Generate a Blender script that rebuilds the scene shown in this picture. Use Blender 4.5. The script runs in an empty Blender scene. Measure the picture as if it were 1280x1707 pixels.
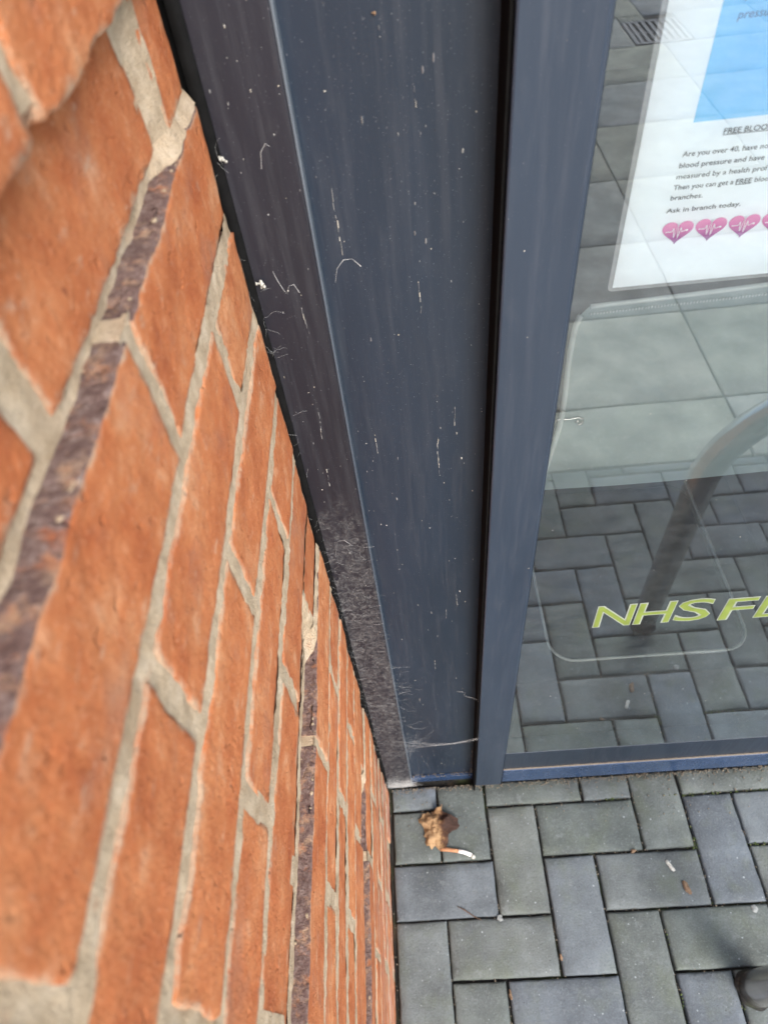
import bpy, math, random
import numpy as np
from mathutils import Matrix, Vector, noise

random.seed(7)
rng = np.random.default_rng(7)
S = bpy.context.scene
COL = S.collection
R = math.radians

# ------------------------------------------------------------------ camera
CAM_H = 1.57872
def cam_matrix(yaw, pitch, roll):
    rz = np.array([[math.cos(yaw), -math.sin(yaw), 0], [math.sin(yaw), math.cos(yaw), 0], [0, 0, 1]])
    rx = np.array([[1, 0, 0], [0, math.cos(pitch), -math.sin(pitch)], [0, math.sin(pitch), math.cos(pitch)]])
    base = np.array([[1, 0, 0], [0, 0, 1], [0, -1, 0]], float)
    rl = np.array([[math.cos(roll), -math.sin(roll), 0], [math.sin(roll), math.cos(roll), 0], [0, 0, 1]])
    return rz @ rx @ base @ rl
CM = cam_matrix(0.07376, -0.89765, 0.14051)
cd = bpy.data.cameras.new('camera')
cam = bpy.data.objects.new('camera', cd)
COL.objects.link(cam)
m = Matrix.Identity(4)
for r_ in range(3):
    m[r_][0] = CM[r_, 0]; m[r_][1] = -CM[r_, 1]; m[r_][2] = -CM[r_, 2]
m[2][3] = CAM_H
cam.matrix_world = m
cd.sensor_fit = 'HORIZONTAL'
cd.sensor_width = 36
cd.lens = 36 * 1156.13 / 1280
cd.clip_start = 0.01
cd.clip_end = 3000
cd.dof.use_dof = True
cd.dof.focus_distance = 0.76
cd.dof.aperture_fstop = 10.5
S.camera = cam

# ------------------------------------------------------------------ world, sun, exposure
w = bpy.data.worlds.new('World')
S.world = w
w.use_nodes = True
nt = w.node_tree
nt.nodes.clear()
sky = nt.nodes.new('ShaderNodeTexSky')
sky.sky_type = 'NISHITA'
sky.sun_disc = False
SUN_EL, SUN_AZ = 42.0, 154.0          # azimuth clockwise from +Y
sky.sun_elevation = R(SUN_EL)
sky.sun_rotation = R(SUN_AZ)
sky.air_density = 1.0
sky.dust_density = 2.0
sky.ozone_density = 1.0
bg = nt.nodes.new('ShaderNodeBackground')
bg.inputs[1].default_value = 0.15
wo = nt.nodes.new('ShaderNodeOutputWorld')
nt.links.new(sky.outputs[0], bg.inputs[0])
nt.links.new(bg.outputs[0], wo.inputs[0])
sl = bpy.data.lights.new('sun', 'SUN')
sl.energy = 1.3
sl.angle = R(26)
sl.color = (1.0, 0.975, 0.945)
so = bpy.data.objects.new('sun', sl)
COL.objects.link(so)
d = Vector((math.sin(R(SUN_AZ)) * math.cos(R(SUN_EL)), math.cos(R(SUN_AZ)) * math.cos(R(SUN_EL)), math.sin(R(SUN_EL))))
so.rotation_euler = d.to_track_quat('Z', 'Y').to_euler()
so.location = (2, -4, 6)
S.view_settings.view_transform = 'Standard'
S.view_settings.look = 'None'
S.view_settings.gamma = 1.0
S.view_settings.exposure = 1.62
S.cycles.transparent_max_bounces = 24
S.cycles.max_bounces = 10

# ------------------------------------------------------------------ helpers
def tag(o, label=None, cat=None, group=None, kind=None):
    if label: o['label'] = label
    if cat: o['category'] = cat
    if group: o['group'] = group
    if kind: o['kind'] = kind
    return o
def empty(name, loc=(0, 0, 0)):
    o = bpy.data.objects.new(name, None)
    o.empty_display_size = 0.05
    o.location = loc
    COL.objects.link(o)
    return o
def link(name, me, mats, parent=None, smooth=False):
    o = bpy.data.objects.new(name, me)
    COL.objects.link(o)
    if mats is not None:
        for mm in (mats if isinstance(mats, (list, tuple)) else [mats]):
            me.materials.append(mm)
    if smooth:
        me.polygons.foreach_set('use_smooth', [True] * len(me.polygons))
    if parent is not None:
        o.parent = parent
        o.matrix_parent_inverse = Matrix.Translation(-Vector(parent.location)) if parent.parent is None else Matrix.Identity(4)
    return o
def mesh(name, v, f):
    me = bpy.data.meshes.new(name)
    me.from_pydata([tuple(x) for x in v], [], [tuple(x) for x in f])
    me.update()
    return me
class MB:
    def __init__(s): s.v = []; s.f = []
    def add(s, v, f):
        n = len(s.v)
        s.v += [tuple(x) for x in v]
        s.f += [tuple(i + n for i in q) for q in f]
        return s
    def box(s, x0, x1, y0, y1, z0, z1):
        v = [(x, y, z) for x in (x0, x1) for y in (y0, y1) for z in (z0, z1)]
        return s.add(v, [(0, 1, 3, 2), (4, 6, 7, 5), (0, 4, 5, 1), (2, 3, 7, 6), (0, 2, 6, 4), (1, 5, 7, 3)])
    def tube(s, pts, rad, n=8, cap=True, closed=False):
        pts = [Vector(p) for p in pts]
        N = len(pts)
        rads = rad if isinstance(rad, (list, tuple)) else [rad] * N
        up = None
        rings = []
        for i, p in enumerate(pts):
            if closed:
                t = (pts[(i + 1) % N] - pts[i - 1])
            else:
                t = (pts[min(i + 1, N - 1)] - pts[max(i - 1, 0)])
            if t.length < 1e-9: t = Vector((0, 0, 1))
            t.normalize()
            if up is None:
                a = Vector((0, 0, 1)) if abs(t.z) < .9 else Vector((1, 0, 0))
                up = (a - t * a.dot(t)).normalized()
            else:
                up = (up - t * up.dot(t))
                if up.length < 1e-6: up = t.orthogonal()
                up.normalize()
            sd = t.cross(up)
            rings.append([p + (up * math.cos(2 * math.pi * k / n) + sd * math.sin(2 * math.pi * k / n)) * rads[i] for k in range(n)])
        v = [tuple(q) for rg in rings for q in rg]
        f = []
        for i in range(N if closed else N - 1):
            j = (i + 1) % N
            for k in range(n):
                k2 = (k + 1) % n
                f.append((i * n + k, i * n + k2, j * n + k2, j * n + k))
        if cap and not closed:
            f.append(tuple(range(n - 1, -1, -1)))
            f.append(tuple((N - 1) * n + k for k in range(n)))
        return s.add(v, f)
    def build(s, name, mat, parent=None, smooth=False):
        return link(name, mesh(name, s.v, s.f), mat, parent, smooth)
def bevelled(name, mb, mat, parent, wd=0.0015, seg=2):
    """box mesh with rounded arrises, applied in bmesh"""
    import bmesh
    me = mesh(name, mb.v, mb.f)
    bm = bmesh.new(); bm.from_mesh(me)
    bmesh.ops.recalc_face_normals(bm, faces=bm.faces)
    bmesh.ops.bevel(bm, geom=list(bm.edges), offset=wd, segments=seg, profile=0.5, affect='EDGES')
    bm.to_mesh(me); bm.free()
    o = link(name, me, mat, parent)
    me.polygons.foreach_set('use_smooth', [False] * len(me.polygons))
    return o
def nz(x, y, z, s=1.0, o=0.0):
    return noise.noise(Vector((x * s + o, y * s - o * .7, z * s + o * .3)))

# ------------------------------------------------------------------ materials
class NT:
    def __init__(s, name):
        s.m = bpy.data.materials.new(name)
        s.m.use_nodes = True
        s.t = s.m.node_tree
        s.t.nodes.clear()
        s.out = s.t.nodes.new('ShaderNodeOutputMaterial')
    def n(s, typ, **kw):
        nd = s.t.nodes.new('ShaderNode' + typ)
        for k, v in kw.items():
            if k.startswith('i_'):
                key = k[2:]
                key = int(key) if key.isdigit() else key.replace('_', ' ')
                nd.inputs[key].default_value = v
            else:
                setattr(nd, k, v)
        return nd
    def l(s, a, b): s.t.links.new(a, b)
    def val(s, x, sock):
        if isinstance(x, (int, float)): sock.default_value = x
        else: s.l(x, sock)
    def pos(s, scale=1.0, rnd=0.0):
        g = s.n('NewGeometry').outputs['Position']
        if rnd:
            oi = s.n('ObjectInfo').outputs['Random']
            cb = s.n('CombineXYZ')
            for k, mu in enumerate((rnd, rnd * .63, rnd * 1.7)):
                s.l(s.math('MULTIPLY', oi, mu), cb.inputs[k])
            va = s.n('VectorMath', operation='ADD')
            s.l(g, va.inputs[0]); s.l(cb.outputs[0], va.inputs[1])
            g = va.outputs[0]
        if scale != 1.0:
            mp = s.n('VectorMath', operation='MULTIPLY')
            s.l(g, mp.inputs[0])
            mp.inputs[1].default_value = scale if isinstance(scale, tuple) else (scale,) * 3
            g = mp.outputs[0]
        return g
    def noise(s, vec, scale, detail=4, rough=.55, dist=0.0):
        nd = s.n('TexNoise')
        nd.inputs['Scale'].default_value = scale
        nd.inputs['Detail'].default_value = detail
        nd.inputs['Roughness'].default_value = rough
        nd.inputs['Distortion'].default_value = dist
        if vec is not None: s.l(vec, nd.inputs['Vector'])
        return nd.outputs[0]
    def vor(s, vec, scale, feature='F1'):
        nd = s.n('TexVoronoi', feature=feature)
        nd.inputs['Scale'].default_value = scale
        s.l(vec, nd.inputs['Vector'])
        return nd.outputs['Distance']
    def math(s, op, a, b=0.0, clamp=False):
        nd = s.n('Math', operation=op, use_clamp=clamp)
        s.val(a, nd.inputs[0]); s.val(b, nd.inputs[1])
        return nd.outputs[0]
    def ramp(s, fac, stops):
        nd = s.n('ValToRGB')
        cr = nd.color_ramp
        while len(cr.elements) < len(stops): cr.elements.new(.5)
        for e, (p, c) in zip(cr.elements, stops):
            e.position = p
            e.color = (c, c, c, 1) if isinstance(c, (int, float)) else (*c, 1)
        s.l(fac, nd.inputs[0])
        return nd.outputs[0]
    def mix(s, fac, a, b, blend='MIX'):
        nd = s.n('Mix', data_type='RGBA', blend_type=blend)
        s.val(fac, nd.inputs[0])
        for x, k in ((a, 6), (b, 7)):
            if isinstance(x, tuple): nd.inputs[k].default_value = (*x, 1)
            else: s.l(x, nd.inputs[k])
        return nd.outputs[2]
    def bump(s, h, dist=.001, strength=1.0, nrm=None):
        nd = s.n('Bump')
        nd.inputs['Distance'].default_value = dist
        nd.inputs['Strength'].default_value = strength
        s.l(h, nd.inputs['Height'])
        if nrm is not None: s.l(nrm, nd.inputs['Normal'])
        return nd.outputs[0]
    def bsdf(s, color, rough=.6, metal=0.0, nrm=None, spec=.5, **kw):
        b = s.n('BsdfPrincipled')
        if isinstance(color, tuple): b.inputs['Base Color'].default_value = (*color, 1)
        else: s.l(color, b.inputs['Base Color'])
        s.val(rough, b.inputs['Roughness']); s.val(metal, b.inputs['Metallic'])
        b.inputs['Specular IOR Level'].default_value = spec
        for k, v in kw.items(): s.val(v, b.inputs[k.replace('_', ' ')])
        if nrm is not None: s.l(nrm, b.inputs['Normal'])
        return b
    def end(s, sh):
        s.l(sh.outputs[0] if hasattr(sh, 'outputs') else sh, s.out.inputs[0])
        return s.m

def mat_brick(soot=False):
    t = NT('brick_bed_face' if soot else 'orange_brick')
    p = t.pos(1, 7.0)
    rnd = t.n('ObjectInfo').outputs['Random']
    big = t.noise(p, 24, 6, .66)
    mid = t.noise(p, 95, 5, .65)
    fine = t.noise(p, 340, 4, .8)
    c = t.ramp(big, [(.27, (.31, .080, .030)), (.42, (.45, .146, .054)), (.56, (.52, .198, .080)), (.70, (.59, .295, .150))])
    # every brick a tone of its own
    tint = t.ramp(rnd, [(.0, (.80, .74, .72)), (.3, (1.0, .98, .95)), (.55, (.90, .84, .80)), (.8, (1.06, 1.05, 1.0)), (1.0, (.96, 1.06, 1.12))])
    c = t.mix(1.0, c, tint, 'MULTIPLY')
    c = t.mix(t.math('MULTIPLY', t.ramp(mid, [(.45, 0.0), (.70, 1.0)]), .40), c, (.34, .096, .036))
    c = t.mix(t.ramp(t.noise(p, 48, 4), [(.60, 0.0), (.74, .4)]), c, (.58, .31, .18))
    # sandy grains, pits
    c = t.mix(t.ramp(fine, [(.57, 0.0), (.72, .65)]), c, (.62, .36, .22))
    c = t.mix(t.ramp(fine, [(.28, .6), (.42, 0.0)]), c, (.27, .078, .030))
    c = t.mix(t.ramp(t.noise(p, 170, 3), [(.24, .85), (.31, 0.0)]), c, (.16, .045, .025))
    # grey-brown scuffs
    c = t.mix(t.ramp(t.noise(p, 13, 5, .65), [(.56, 0.0), (.70, .5)]), c, (.30, .16, .11))
    # pale salt bloom near the ground
    sp = t.n('SeparateXYZ'); t.l(t.pos(), sp.inputs[0])
    zz = t.math('MULTIPLY_ADD', sp.outputs[2], -2.2)
    zz.node.inputs[2].default_value = .85
    salt = t.math('MULTIPLY', t.math('MAXIMUM', zz, 0.0), t.ramp(t.noise(p, 30, 4), [(.38, 0.0), (.7, 1.0)]), True)
    c = t.mix(t.math('MULTIPLY', salt, .75), c, (.52, .40, .36))
    # mortar smears
    sm = t.ramp(t.noise(t.pos((60, 40, 110), 3), 1.0, 5, .7), [(.60, 0.0), (.73, .6)])
    c = t.mix(sm, c, (.46, .34, .24))
    # mortar dragged ragged over the arrises, also painted to dull their sky-lit rims
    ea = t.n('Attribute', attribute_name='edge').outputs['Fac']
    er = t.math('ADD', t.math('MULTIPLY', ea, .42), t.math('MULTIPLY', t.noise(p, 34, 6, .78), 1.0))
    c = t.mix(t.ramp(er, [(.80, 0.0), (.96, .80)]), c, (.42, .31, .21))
    h = t.math('ADD', t.math('MULTIPLY', mid, 1.0), t.math('MULTIPLY', fine, .9))
    h = t.math('ADD', h, t.math('MULTIPLY', t.ramp(t.noise(p, 120, 2), [(.22, 0.0), (.36, 1.0)]), .8))
    if soot:
        k = t.ramp(t.noise(p, 75, 5, .75), [(.36, .12), (.50, 1.0)])
        dark = t.ramp(t.noise(p, 190, 5, .75), [(.3, (.090, .050, .042)), (.5, (.175, .112, .096)), (.64, (.26, .19, .165)), (.76, (.44, .36, .29))])
        c = t.mix(k, c, dark)
        h = t.math('ADD', t.math('MULTIPLY', t.noise(p, 150, 5, .75), 2.0), h)
    return t.end(t.bsdf(c, .92, nrm=t.bump(h, .0026 if not soot else .0034, 1.0), spec=.2))
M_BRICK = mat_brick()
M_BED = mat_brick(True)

def mat_mortar():
    t = NT('beige_mortar')
    p = t.pos()
    c = t.ramp(t.noise(p, 60, 5, .65), [(.3, (.37, .28, .18)), (.5, (.48, .375, .255)), (.72, (.58, .475, .345))])
    g = t.noise(p, 700, 3, .7)
    c = t.mix(t.ramp(g, [(.3, .7), (.42, 0.0)]), c, (.22, .17, .12))
    c = t.mix(t.ramp(t.noise(p, 25, 4), [(.54, 0.0), (.70, .7)]), c, (.30, .215, .13))
    c = t.mix(t.ramp(t.noise(p, 42, 5, .7), [(.60, 0.0), (.72, .5)]), c, (.42, .22, .12))
    h = t.math('ADD', g, t.math('MULTIPLY', t.noise(p, 200, 4, .7), 1.2))
    return t.end(t.bsdf(c, .95, nrm=t.bump(h, .0026, 1.0), spec=.2))
M_MORTAR = mat_mortar()

def mat_frame(name, col, col2, rough=.38, web=False, streak=9):
    t = NT(name)
    p = t.pos()
    a = t.noise(t.pos((14, 14, 3.0 if streak < 50 else 14)), 1.0, 4)
    c = t.mix(t.ramp(a, [(.35, 0.0), (.7, 1.0)]), col, col2)
    # thin dust film, rain-streaked vertically
    dst = t.ramp(t.noise(t.pos((160 if streak < 50 else streak, 160 if streak < 50 else streak, streak)), 1.0, 5, .65), [(.48, 0.0), (.8, 1.0)])
    spk = t.ramp(t.noise(p, 900, 2, .5), [(.70, 0.0), (.76, 1.0)])
    c = t.mix(t.math('MULTIPLY', dst, .05), c, (.26, .26, .27))
    c = t.mix(t.math('MULTIPLY', spk, .35), c, (.35, .35, .36))
    # soft grime blotches and old drips
    bl = t.ramp(t.noise(t.pos((45, 45, 16)), 1.0, 6, .7), [(.56, 0.0), (.80, 1.0)])
    c = t.mix(t.math('MULTIPLY', bl, .05), c, (.22, .22, .215))
    if web:
        # matted dust and old web film clinging to the lower part of the strip
        sp = t.n('SeparateXYZ'); t.l(p, sp.inputs[0])
        zn = t.math('ADD', sp.outputs[2], t.math('MULTIPLY', t.math('SUBTRACT', t.noise(p, 22, 3), .5), .45))
        zf = t.ramp(zn, [(.0, 1.0), (.16, .55), (.55, .7), (.90, .55), (.99, 0.0)])
        n1 = t.ramp(t.noise(p, 70, 7, .78, 1.5), [(.44, 0.0), (.72, 1.0)])
        n2 = t.ramp(t.noise(t.pos((420, 420, 210)), 1.0, 4, .8, 1.0), [(.48, .1), (.70, 1.0)])
        film = t.math('MULTIPLY', t.math('MULTIPLY', zf, n1), n2, True)
        hz = t.math('MULTIPLY', t.math('MULTIPLY', zf, n1), .16)
        c = t.mix(t.math('ADD', t.math('MULTIPLY', film, .75), hz), c, (.42, .42, .40))
    r = t.math('ADD', rough, t.math('MULTIPLY', dst, .18))
    return t.end(t.bsdf(c, r, nrm=t.bump(t.noise(p, 1600, 2), .00012, .5), spec=.5))
M_STRIP = mat_frame('dark_plum_grey_paint', (.0060, .0068, .0120), (.0085, .0092, .0160), .5, True)
M_PANEL = mat_frame('anthracite_paint', (.0085, .0155, .0270), (.0125, .0215, .0365), .36)
M_EDGE = mat_frame('sky_lit_strip_edge', (.045, .06, .08), (.10, .12, .14), .45)  # sky light on the strip's side face, put into a lighter paint
M_STILE = mat_frame('anthracite_satin_paint', (.017, .027, .044), (.023, .035, .055), .36)
M_RAIL = mat_frame('anthracite_blue_paint', (.019, .038, .080), (.027, .050, .104), .22, False, 60)

def simple(name, col, rough=.7, metal=0.0, var=.25, scale=80, bump=.0, spec=.5, **kw):
    t = NT(name)
    p = t.pos()
    n_ = t.noise(p, scale, 5, .6)
    dk = tuple(x * (1 - var) for x in col); lt = tuple(min(1, x * (1 + var)) for x in col)
    c = t.ramp(n_, [(.3, dk), (.7, lt)])
    nr = t.bump(t.noise(p, scale * 5, 4), bump, .8) if bump else None
    return t.end(t.bsdf(c, rough, metal, nr, spec, **kw))
M_DIRT = simple('brown_grit', (.20, .165, .12), .95, var=.5, scale=900)
M_BLACK = simple('black_sealant', (.005, .005, .005), .8, var=.4, bump=.0005, spec=.1)
M_GASKET_SHADE = simple('black_rubber_shade', (.004, .004, .004), .8, var=.4, spec=.1)

def mat_glass():
    t = NT('window_glass')
    fr = t.n('Fresnel'); fr.inputs[0].default_value = 1.53
    r = fr.outputs[0]
    # four surfaces of a sealed double-glazed unit: 4R/(1+3R)
    fac = t.math('DIVIDE', t.math('MULTIPLY', r, 4.0), t.math('MULTIPLY_ADD', r, 3.0), True)
    fac.node.inputs[1].links[0].from_node.inputs[2].default_value = 1.0
    tr = t.n('BsdfTransparent'); tr.inputs[0].default_value = (.975, .995, .985, 1)
    gl = t.n('BsdfGlossy'); gl.inputs['Roughness'].default_value = 0.0
    gl.inputs[0].default_value = (.84, .95, 1.0, 1)
    mx = t.n('MixShader'); t.l(fac, mx.inputs[0]); t.l(tr.outputs[0], mx.inputs[1]); t.l(gl.outputs[0], mx.inputs[2])
    # faint grime
    df = t.n('BsdfDiffuse'); df.inputs[0].default_value = (.5, .52, .52, 1)
    gm = t.ramp(t.noise(t.pos((30, 30, 60)), 1.0, 6, .7), [(.35, .018), (.8, .060)])
    mx2 = t.n('MixShader'); t.l(gm, mx2.inputs[0]); t.l(mx.outputs[0], mx2.inputs[1]); t.l(df.outputs[0], mx2.inputs[2])
    return t.end(mx2)
M_GLASS = mat_glass()

def mat_paver(name, base, moss):
    t = NT(name)
    p = t.pos(1, 11.0)
    rnd = t.n('ObjectInfo').outputs['Random']
    big = t.noise(p, 9, 5, .6)
    c = t.ramp(big, [(.32, tuple(x * .66 for x in base)), (.5, base), (.68, tuple(x * 1.38 for x in base))])
    tint = t.ramp(rnd, [(.0, (.80, .85, .78)), (.25, (1.0, 1.03, .94)), (.5, (.88, .94, 1.08)), (.75, (1.08, 1.08, .98)), (1.0, (.98, 1.05, 1.22))])
    c = t.mix(1.0, c, tint, 'MULTIPLY')
    c = t.mix(t.ramp(t.noise(p, 6, 4, .6), [(.50, 0.0), (.68, .45)]), c, (base[0] * .78, base[1] * .80, base[2] * .86))
    c = t.mix(t.ramp(t.noise(p, 14, 4, .6), [(.50, 0.0), (.72, .55)]), c, moss)
    c = t.mix(t.ramp(t.noise(p, 60, 4, .7), [(.56, 0.0), (.70, .45)]), c, tuple(x * 1.6 for x in base))
    fine = t.noise(p, 300, 4, .75)
    c = t.mix(t.ramp(fine, [(.3, .7), (.46, 0.0)]), c, tuple(x * .55 for x in base))
    c = t.mix(t.ramp(fine, [(.55, 0.0), (.72, .7)]), c, tuple(x * 1.7 for x in base))
    gr = t.vor(p, 75)
    gr = t.math('ADD', gr, t.math('MULTIPLY', t.noise(p, 40, 3), .35))
    c = t.mix(t.ramp(gr, [(.215, .8), (.265, 0.0)]), c, tuple(min(.6, x * 3.0) for x in base))
    dp = t.vor(t.pos(1, 3.0), 50)
    c = t.mix(t.ramp(dp, [(.03, .8), (.06, 0.0)]), c, (.03, .03, .03))
    h = t.math('ADD', fine, t.math('MULTIPLY', t.noise(p, 150, 4, .7), 1.0))
    return t.end(t.bsdf(c, .78, nrm=t.bump(h, .0011, .8), spec=.35))
M_PAVER = mat_paver('grey_block_paving', (.106, .116, .116), (.098, .114, .078))
M_SLAB = mat_paver('beige_concrete_slab', (.44, .405, .335), (.33, .30, .24))
def mat_sand():
    t = NT('dark_joint_sand')
    p = t.pos()
    c = t.ramp(t.noise(p, 260, 4), [(.3, (.010, .010, .009)), (.7, (.035, .032, .026))])
    c = t.mix(t.ramp(t.noise(p, 12, 4), [(.52, 0.0), (.66, .8)]), c, (.035, .048, .014))
    c = t.mix(t.ramp(t.noise(p, 17, 4), [(.60, 0.0), (.70, .7)]), c, (.10, .075, .045))
    return t.end(t.bsdf(c, .95, nrm=t.bump(t.noise(p, 600, 4), .003, 1.0)))
M_SAND = mat_sand()
M_ASPHALT = simple('asphalt', (.05, .05, .052), .9, var=.3, scale=120, bump=.002)
M_DARKFLOOR = simple('dark_vinyl_floor', (.045, .045, .048), .7, var=.15, scale=20)
M_DARKWALL = simple('dark_interior_wall', (.06, .06, .06), .9, var=.1, scale=5)
M_PLINTH = simple('black_plinth', (.02, .02, .022), .8)
M_FACADE = simple('grey_fascia_paint', (.06, .065, .08), .5)
M_STEEL = None
def mat_steel():
    t = NT('brushed_stainless')
    p = t.pos()
    n_ = t.noise(t.pos((90, 90, 900)), 1.0, 3)
    c = t.ramp(t.noise(p, 30, 4), [(.3, (.46, .435, .41)), (.7, (.58, .555, .53))])
    return t.end(t.bsdf(c, t.math('MULTIPLY_ADD', n_, .18), 1.0, t.bump(n_, .0002, .4)) if False else t.bsdf(c, .27, .95))
M_STEEL = mat_steel()
M_IRON = simple('weathered_iron', (.11, .11, .125), .5, .6, var=.35, scale=60)

# ------------------------------------------------------------------ measured constants
XW = -0.1141          # brick face
REC = 0.0130          # set-back of the recessed courses
T0, CS, BH = 1.405, 0.0797, 0.0686
JT = CS - BH
WALL_END = 0.4695
WALL_NEAR = -0.42
U = 0.1035
OX, OY = -0.0059, 0.4231
FRAME_Y, PANEL_Y = 0.478, 0.4905
STILE_Y, GLASS_Y, GLASS2_Y = 0.4545, 0.4585, 0.4775
def onplane(x, z, y, yref=0.463):
    """measured at depth yref from the camera -> same line of sight at depth y"""
    k = y / yref
    return x * k, CAM_H - (CAM_H - z) * k

# ------------------------------------------------------------------ ground
g = MB()
g.add([(-900, -900, -.06), (900, -900, -.06), (900, 900, -.06), (-900, 900, -.06)], [(0, 1, 2, 3)])
tag(g.build('ground', M_ASPHALT), kind='structure')

def clip_rect(a, b):
    x0, x1, y0, y1 = max(a[0], b[0]), min(a[1], b[1]), max(a[2], b[2]), min(a[3], b[3])
    return (x0, x1, y0, y1) if x1 - x0 > .012 and y1 - y0 > .012 else None
def block_mesh(name, lx, ly, depth=.05, ch=.0034, seed=0, step=.016, rough=.0007):
    """paving block: grid top with worn chamfered rim, origin at the centre of the top"""
    def axis(l):
        n = max(2, int(round((l - 2 * ch) / step)))
        return [-l / 2, -l / 2 + ch * .45, -l / 2 + ch * 1.2] + [-l / 2 + ch * 1.2 + (l - 2.4 * ch) * k / n for k in range(1, n)] + [l / 2 - ch * 1.2, l / 2 - ch * .45, l / 2]
    ax, ay = axis(lx), axis(ly)
    nx, ny = len(ax), len(ay)
    def drop(i, n):
        e = min(i, n - 1 - i)
        return {0: ch * .85, 1: ch * .28}.get(e, 0.0)
    v = []
    for j in range(ny):
        for i in range(nx):
            x, y = ax[i], ay[j]
            z = -max(drop(i, nx), drop(j, ny))
            a = nz(x, y, 0, 55, seed) ; b = nz(y, x, 3, 70, seed + 9)
            edge = (i in (0, 1, nx - 2, nx - 1)) or (j in (0, 1, ny - 2, ny - 1))
            k = 1.0 if edge else .35
            z += nz(x, y, 1, 30, seed + 4) * rough * .8 + (min(0, nz(x, y, 2, 90, seed) - .05) * .0050 if edge else 0)
            v.append((x + a * .0011 * k, y + b * .0011 * k, z))
    f = [(j * nx + i, j * nx + i + 1, (j + 1) * nx + i + 1, (j + 1) * nx + i) for j in range(ny - 1) for i in range(nx - 1)]
    rim = [i for i in range(nx)] + [j * nx + nx - 1 for j in range(1, ny)] + [(ny - 1) * nx + i for i in range(nx - 2, -1, -1)] + [j * nx for j in range(ny - 2, 0, -1)]
    base = len(v)
    for i in rim: v.append((v[i][0], v[i][1], -depth))
    n = len(rim)
    for k in range(n):
        f.append((rim[k], base + k, base + (k + 1) % n, rim[(k + 1) % n]))
    me = mesh(name, v, f)
    me.polygons.foreach_set('use_smooth', [True] * len(f))
    return me

# block paving in 90 degree herringbone
PAV = (-.1055, 2.35, -.435, .4745)
pb = MB(); pb.box(-.113, PAV[1], PAV[2], .60, -.055, -.0125)
paving = tag(pb.build('block_pavement', M_SAND), kind='structure')
var_h = [block_mesh('paver', 2 * U - .0048, U - .0048, seed=10 + k) for k in range(5)]
var_v = [block_mesh('paver', U - .0048, 2 * U - .0048, seed=30 + k) for k in range(5)]
for me in var_h + var_v: me.materials.append(M_PAVER)
cut_n = 0
def place_block(rect):
    global cut_n
    c = clip_rect(rect, PAV)
    if c is None: return
    lx, ly = rect[1] - rect[0], rect[3] - rect[2]
    full = abs(c[0] - rect[0]) + abs(c[1] - rect[1]) + abs(c[2] - rect[2]) + abs(c[3] - rect[3]) < .004
    if full:
        me = random.choice(var_h if lx > ly else var_v)
    else:
        cut_n += 1
        me = block_mesh('paver', c[1] - c[0] - .0048, c[3] - c[2] - .0048, seed=60 + cut_n)
        me.materials.append(M_PAVER)
    o = link('paver', me, None)
    o.location = ((c[0] + c[1]) / 2 + random.uniform(-.0008, .0008), (c[2] + c[3]) / 2 + random.uniform(-.0008, .0008), random.uniform(-.0014, .0008))
    o.rotation_euler = (random.uniform(-.006, .006), random.uniform(-.006, .006), random.uniform(-.006, .006))
    o.parent = paving
for j in range(-10, 4):
    for i in range(-4, 26):
        if (i - (1 - j)) % 4 == 0:
            place_block((OX + i * U, OX + (i + 2) * U, OY + j * U, OY + (j + 1) * U))
        if (j - (-1 - i)) % 4 == 0:
            place_block((OX + i * U, OX + (i + 1) * U, OY + j * U, OY + (j + 2) * U))

# beige slabs farther out (seen mirrored in the glass)
sb = MB(); sb.box(-2.2, 4.3, -5.35, -.437, -.056, -.010)
slabs = tag(sb.build('slab_pavement', M_SAND), kind='structure')
rows = [-.437, -.692, -1.14, -1.60, -2.10, -2.62, -3.10, -3.585, -4.05, -4.52, -5.0]
cols = [-2.15, -1.52, -.89, -.26, .37, 1.0, 1.63, 2.26, 2.89, 3.52, 4.15]
GRATE = (1.48, 1.80, -3.96, -3.60)
for a, b in zip(rows[:-1], rows[1:]):
    for c0, c1 in zip(cols[:-1], cols[1:]):
        if c0 < GRATE[0] < c1 and b < -3.7 < a:
            parts = [(c0, GRATE[0] - .004, b, a), (GRATE[0] - .004, c1, b, GRATE[2] - .004), (GRATE[0] - .004, c1, GRATE[3] + .004, a)]
        elif c0 < GRATE[1] < c1 and b < -3.7 < a:
            parts = [(GRATE[1] + .004, c1, b, a)]
        else:
            parts = [(c0, c1, b, a)]
        for q in parts:
            if q[1] - q[0] < .02 or q[3] - q[2] < .02: continue
            me = block_mesh('paving_slab', q[1] - q[0] - .006, q[3] - q[2] - .006, seed=200 + int(c0 * 10) + int(a * 37), step=.08, ch=.004)
            me.materials.append(M_SLAB)
            o = link('paving_slab', me, None)
            o.location = ((q[0] + q[1]) / 2, (q[2] + q[3]) / 2, random.uniform(-.001, .001))
            o.parent = slabs

# ------------------------------------------------------------------ brick wall
wall = empty('brick_wall', (XW - .1, 0, 0))
tag(wall, 'orange-red brick wall with beige mortar and set-back courses beside the dark frame', 'wall')
def wl(name, me, mats, smooth=False):
    o = link(name, me, mats, None, smooth)
    o.parent = wall
    o.matrix_parent_inverse = Matrix.Translation(-wall.location)
    return o
ZTOP_K, ZBOT_K = -12, 17
core = MB(); core.box(XW - .24, XW - REC - .008, WALL_NEAR, WALL_END - .006, -.05, T0 - ZTOP_K * CS)
wl('wall_core', mesh('wall_core', core.v, core.f), M_MORTAR)

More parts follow.
